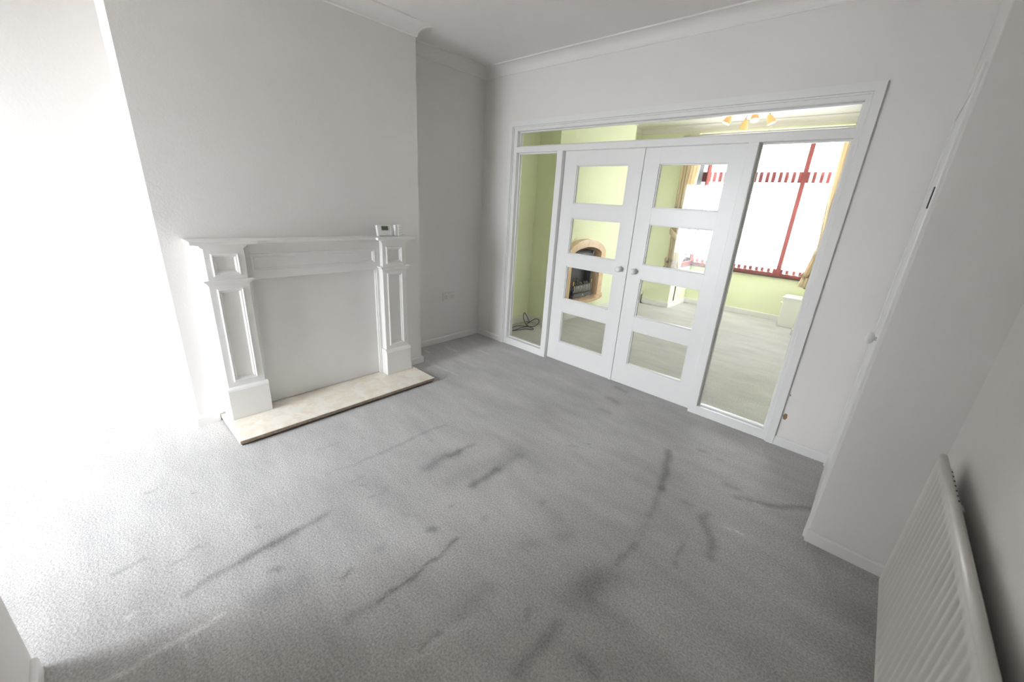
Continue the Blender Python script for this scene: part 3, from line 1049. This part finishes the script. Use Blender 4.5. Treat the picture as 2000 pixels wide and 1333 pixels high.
curtain('curtain', 0.755, 1.045, 0.795, 0.940, 0.800, 1.035, 'cream curtain tied back at the alcove side of the bay', 1)
curtain('curtain', 2.655, 2.93, 2.715, 2.86, 2.625, 2.87, 'cream curtain tied back above the small white cabinet', -1)
CRL = empty('curtain_rail', (1.84, 3.40, 2.60))
tag(CRL, 'grey curtain rail across the bay opening', 'curtain rail')
MB().tube([(0.72, YF + 0.002, 2.605), (0.72, 3.42, 2.605), (0.735, 3.395, 2.605), (0.77, 3.385, 2.605), (1.8, 3.385, 2.605), (2.91, 3.385, 2.605), (2.945, 3.395, 2.605), (2.96, 3.42, 2.605), (2.96, YF + 0.002, 2.605)], 0.011, 10).build('rail', M['grey_plastic'], CRL)
for xx in (0.80, 1.83, 2.86):
    bx(xx - 0.010, xx + 0.010, 3.385, YF + 0.004, 2.612, 2.624, bev=0.002).build('bracket', M['grey_plastic'], CRL)

# small white cabinet in the bay
CB = empty('meter_cabinet', (2.58, 4.0, 0.0))
tag(CB, 'small white boxed cabinet on the carpet under the bay window', 'cabinet')
bx(2.465, 2.700, 3.845, 4.18, 0.0, 0.425, bev=0.004).build('body', M['upvc'], CB)
bx(2.445, 2.703, 3.825, 4.183, 0.424, 0.447, bev=0.005).build('lid', M['upvc'], CB)
MB().lathe([(0.0, 0.0), (0.008, 0.0), (0.008, 0.014), (0.018, 0.018), (0.020, 0.027), (0.014, 0.034), (0.0, 0.035)], (2.466, 3.90, 0.345), (-1, 0, 0), 16).build('knob', M['upvc'], CB)

# ------------------------------------------------------------------ front room fireplace
XF = 0.395
FC = 1.655
A = empty('marble_fireplace', (C2, FC, 0.30))
tag(A, 'peach marble arched fireplace surround in the front room', 'fireplace surround')


def arch_line(hw, zs, zt, k=14):
    P = []
    for i in range(k + 1):
        t = -1 + 2 * i / k
        P.append((FC + hw * t, zs + (zt - zs) * math.sqrt(max(0.0, 1 - (t * 0.93) ** 2)) ** 1.0 - (zt - zs) * math.sqrt(1 - 0.93 ** 2) * (t * t)))
    return P


inner = arch_line(0.36, 0.925, 1.010)
outer = arch_line(0.475, 0.945, 1.112)
bmk = MB()
poly_o = [(FC - 0.475, 0.30)] + outer + [(FC + 0.475, 0.30)]
poly_i = [(FC - 0.36, 0.30)] + inner + [(FC + 0.36, 0.30)]
b = bmk.bm
fo = [b.verts.new((XF, p[0], p[1])) for p in poly_o]
fi = [b.verts.new((XF, p[0], p[1])) for p in poly_i]
bo = [b.verts.new((C2 - 0.002, p[0], p[1])) for p in poly_o]
bi = [b.verts.new((0.20, p[0], p[1])) for p in poly_i]
n = len(fo)
for i in range(n - 1):
    b.faces.new((fo[i], fo[i + 1], fi[i + 1], fi[i]))
    b.faces.new((fo[i], bo[i], bo[i + 1], fo[i + 1]))
    b.faces.new((fi[i], fi[i + 1], bi[i + 1], bi[i]))
b.faces.new((fo[0], fi[0], bi[0], bo[0]))
b.faces.new((fo[-1], bo[-1], bi[-1], fi[-1]))
bmesh.ops.recalc_face_normals(b, faces=list(b.faces))
bmk.build('arch', M['marble2'], A)
bx(0.185, 0.21, FC - 0.365, FC + 0.365, 0.30, 1.015).build('back_panel', M['marble2'], A)

HH = empty('raised_hearth', (C2, FC, 0.255))
tag(HH, 'peach marble raised hearth with a curved front below the arched fireplace', 'hearth')
pts = [(0.19, FC - 0.362), (C2 - 0.002, FC - 0.362), (C2 - 0.002, FC - 0.60)]
for i in range(21):
    t = -1 + i / 10
    pts.append((0.335 + 0.175 * (1 - t * t) ** 0.75, FC + 0.60 * t))
pts += [(C2 - 0.002, FC + 0.60), (C2 - 0.002, FC + 0.362), (0.19, FC + 0.362)]
m = MB().prism(pts, "z", 0.258, 0.300)
m.build('slab', M['marble2'], HH)

G = empty('gas_fire', (0.27, FC + 0.02, 0.30))
tag(G, 'black and silver coal-effect gas fire inside the marble arch', 'gas fire')
gy0, gy1 = FC - 0.255, FC + 0.265
m = MB()
m.box(0.205, 0.225, gy0, gy1, 0.301, 0.945)
m.box(0.205, 0.330, gy0, gy0 + 0.035, 0.301, 0.945, bev=0.004)
m.box(0.205, 0.330, gy1 - 0.035, gy1, 0.301, 0.945, bev=0.004)
m.box(0.205, 0.330, gy0, gy1, 0.815, 0.855, bev=0.004)
m.build('firebox', M['iron'], G)
m = MB()
m.prism([(0.21, 0.855), (0.335, 0.855), (0.345, 0.865), (0.30, 0.945), (0.21, 0.955)], 'y', gy0, gy1)
m.build('hood', M['steel'], G)
m = MB()
m.prism([(gy0 + 0.03, 0.845), (gy1 - 0.03, 0.845), (gy1 - 0.03, 0.815), (FC + 0.1, 0.83), (FC - 0.09, 0.83), (gy0 + 0.03, 0.815)], 'x', 0.322, 0.342)
m.build('hood_lip', M['iron'], G)
for i in range(11):
    yy = gy0 + 0.055 + i * (gy1 - gy0 - 0.11) / 10
    MB().tube([(0.338, yy, 0.375), (0.362, yy, 0.395), (0.372, yy, 0.430), (0.366, yy, 0.462), (0.350, yy, 0.478)], 0.0085, 8, 3).build('grate_bar', M['silver'], G)
MB().tube([(0.355, gy0 + 0.03, 0.480), (0.358, FC, 0.480), (0.355, gy1 - 0.03, 0.480)], 0.008, 8).build('grate_rail', M['iron'], G)
MB().tube([(0.352, gy0 + 0.03, 0.382), (0.358, FC, 0.382), (0.352, gy1 - 0.03, 0.382)], 0.009, 8).build('grate_rail', M['iron'], G)
fp = []
for i in range(25):
    t = i / 24
    yy = gy0 + 0.02 + (gy1 - gy0 - 0.04) * t
    fp.append((yy, 0.301 + 0.012 * abs(math.sin(t * math.pi * 3))))
m = MB().prism(fp + [(gy1 - 0.03, 0.345), (gy1 - 0.05, 0.370), (gy0 + 0.05, 0.370), (gy0 + 0.03, 0.345)], 'x', 0.350, 0.372)
m.build('fret', M['steel'], G)
MB().lathe([(0.0, 0.0), (0.016, 0.0), (0.014, 0.006), (0.0, 0.008)], (0.372, FC + 0.01, 0.340), (1, 0, 0), 16).build('badge', M['silver'], G)
for yy in (gy0 + 0.035, gy1 - 0.035):
    MB().lathe([(0.0, 0.0), (0.010, 0.0), (0.010, 0.03), (0.006, 0.036), (0.012, 0.048), (0.008, 0.060), (0.0, 0.066)], (0.355, yy, 0.482), (0, 0, 1), 12).build('brass_finial', M['brass'], G)
random.seed(9)
for i in range(16):
    b_ = bmesh.new()
    bmesh.ops.create_icosphere(b_, subdivisions=1, radius=random.uniform(0.028, 0.042))
    for v in b_.verts:
        v.co *= random.uniform(0.8, 1.2)
    row = i // 6
    yy = gy0 + 0.07 + (i % 6) * 0.075 + random.uniform(-0.012, 0.012) + 0.03 * (row == 1)
    b_.transform(Matrix.Translation((0.315 - 0.035 * row, yy, 0.435 + 0.045 * row + random.uniform(-0.01, 0.01))))
    mm = MB()
    mm._merge(b_)
    mm.build('coal', M['coal'], G)
bx(0.225, 0.345, gy0 + 0.035, gy1 - 0.035, 0.36, 0.41).build('coal_tray', M['iron'], G)


# ------------------------------------------------------------------ cables
def px_pts(lst):
    out = []
    for u, v, h in lst:
        q = onZ(u, v, 0.006) if h is None else onY(u, v, h)
        out.append(tuple(q))
    return out


CA = MB()
CA.tube(px_pts([(1001, 640, None), (1011, 637, None), (1024, 637.5, None), (1032, 638.5, None), (1041, 642, None), (1039.5, 644, None),
                (1026, 643, None), (1012, 645, None), (1001, 646.5, None), (1006, 645, None), (1018, 640.5, None), (1028, 638.5, None), (1036, 638.5, 0.66), (1046, 637, 0.70), (1052, 630, 0.74),
                (1051, 624.5, 0.76), (1045, 623.5, 0.76), (1036, 628.5, 0.72), (1029, 634, 0.70), (1033, 638.2, 0.66), (1028, 635, 0.68), (1023.5, 626, 0.68), (1022.5, 617, 0.68),
                (1024.5, 611.5, 0.68), (1028, 616, 0.68), (1032, 625, 0.70), (1034, 629, 0.74), (1028, 629, 0.76)]), 0.0045, 7, 6)
tag(CA.build('coiled_cable', M['black']), 'black coiled cable on the carpet behind the narrow sidelight', 'cable')
AE = empty('aerial_socket', (0.42, YF, 0.06))
tag(AE, 'small aerial outlet box with two black leads low on the front room wall', 'socket')
bx(0.40, 0.475, YF - 0.022, YF + 0.002, 0.140, 0.200, bev=0.004).build('box', M['upvc'], AE)
MB().tube([(0.405, YF - 0.015, 0.15), (0.40, YF - 0.06, 0.10), (0.43, YF - 0.09, 0.03), (0.46, YF - 0.10, 0.006), (0.36, YF - 0.12, 0.006)], 0.006, 7, 6).build('lead', M['black'], AE)
MB().tube([(0.462, YF - 0.02, 0.145), (0.468, YF - 0.035, 0.08), (0.466, YF - 0.03, 0.006), (0.50, YF - 0.05, 0.006)], 0.006, 7, 6).build('lead', M['black'], AE)

# ------------------------------------------------------------------ ceiling spotlight fitting in the front room
SP = empty('spotlight_fitting', (1.78, 2.62, ZC))
tag(SP, 'four-armed ceiling spotlight with amber glass shades, switched on', 'ceiling light')
MB().lathe([(0.0, 0.002), (0.07, 0.002), (0.07, -0.012), (0.05, -0.022), (0.0, -0.024)], (1.78, 2.62, ZC), (0, 0, 1), 24).build('ceiling_plate', M['silver'], SP)
for (x, y, dx, dy, dz) in ((1.60, 2.50, -0.35, -0.2, -1), (1.865, 2.47, 0.25, -0.35, -1), (1.675, 2.86, -0.2, 0.4, -1), (1.965, 2.68, 0.5, 0.1, -1)):
    MB().tube([(1.78, 2.62, ZC - 0.018), ((1.78 + x) / 2, (2.62 + y) / 2, ZC - 0.045), (x, y, ZC - 0.060), (x, y, ZC - 0.085)], 0.006, 8, 4).build('arm', M['silver'], SP)
    ax = Vector((dx, dy, dz)).normalized()
    sh = MB().lathe([(0.0, -0.004), (0.018, -0.002), (0.024, 0.010), (0.034, 0.045), (0.044, 0.085), (0.046, 0.100), (0.043, 0.100), (0.040, 0.085), (0.030, 0.045), (0.0, 0.02)],
                    (x, y, ZC - 0.085), ax, 20).build('shade', M['shade'], SP)
    MB().lathe([(0.0, 0.03), (0.020, 0.045), (0.030, 0.080), (0.033, 0.092), (0.0, 0.096)], (x, y, ZC - 0.085), ax, 16).build('bulb', M['bulb'], sh)
    pl = bpy.data.lights.new('spot_bulb_light', 'POINT')
    pl.energy = 0.6
    pl.color = (1.0, 0.88, 0.72)
    pl.shadow_soft_size = 0.03
    po = bpy.data.objects.new('spot_bulb_light', pl)
    COL.objects.link(po)
    po.location = Vector((x, y, ZC - 0.085)) + ax * 0.135

for o in bpy.data.objects:
    if '_o' in o:
        del o['_o']
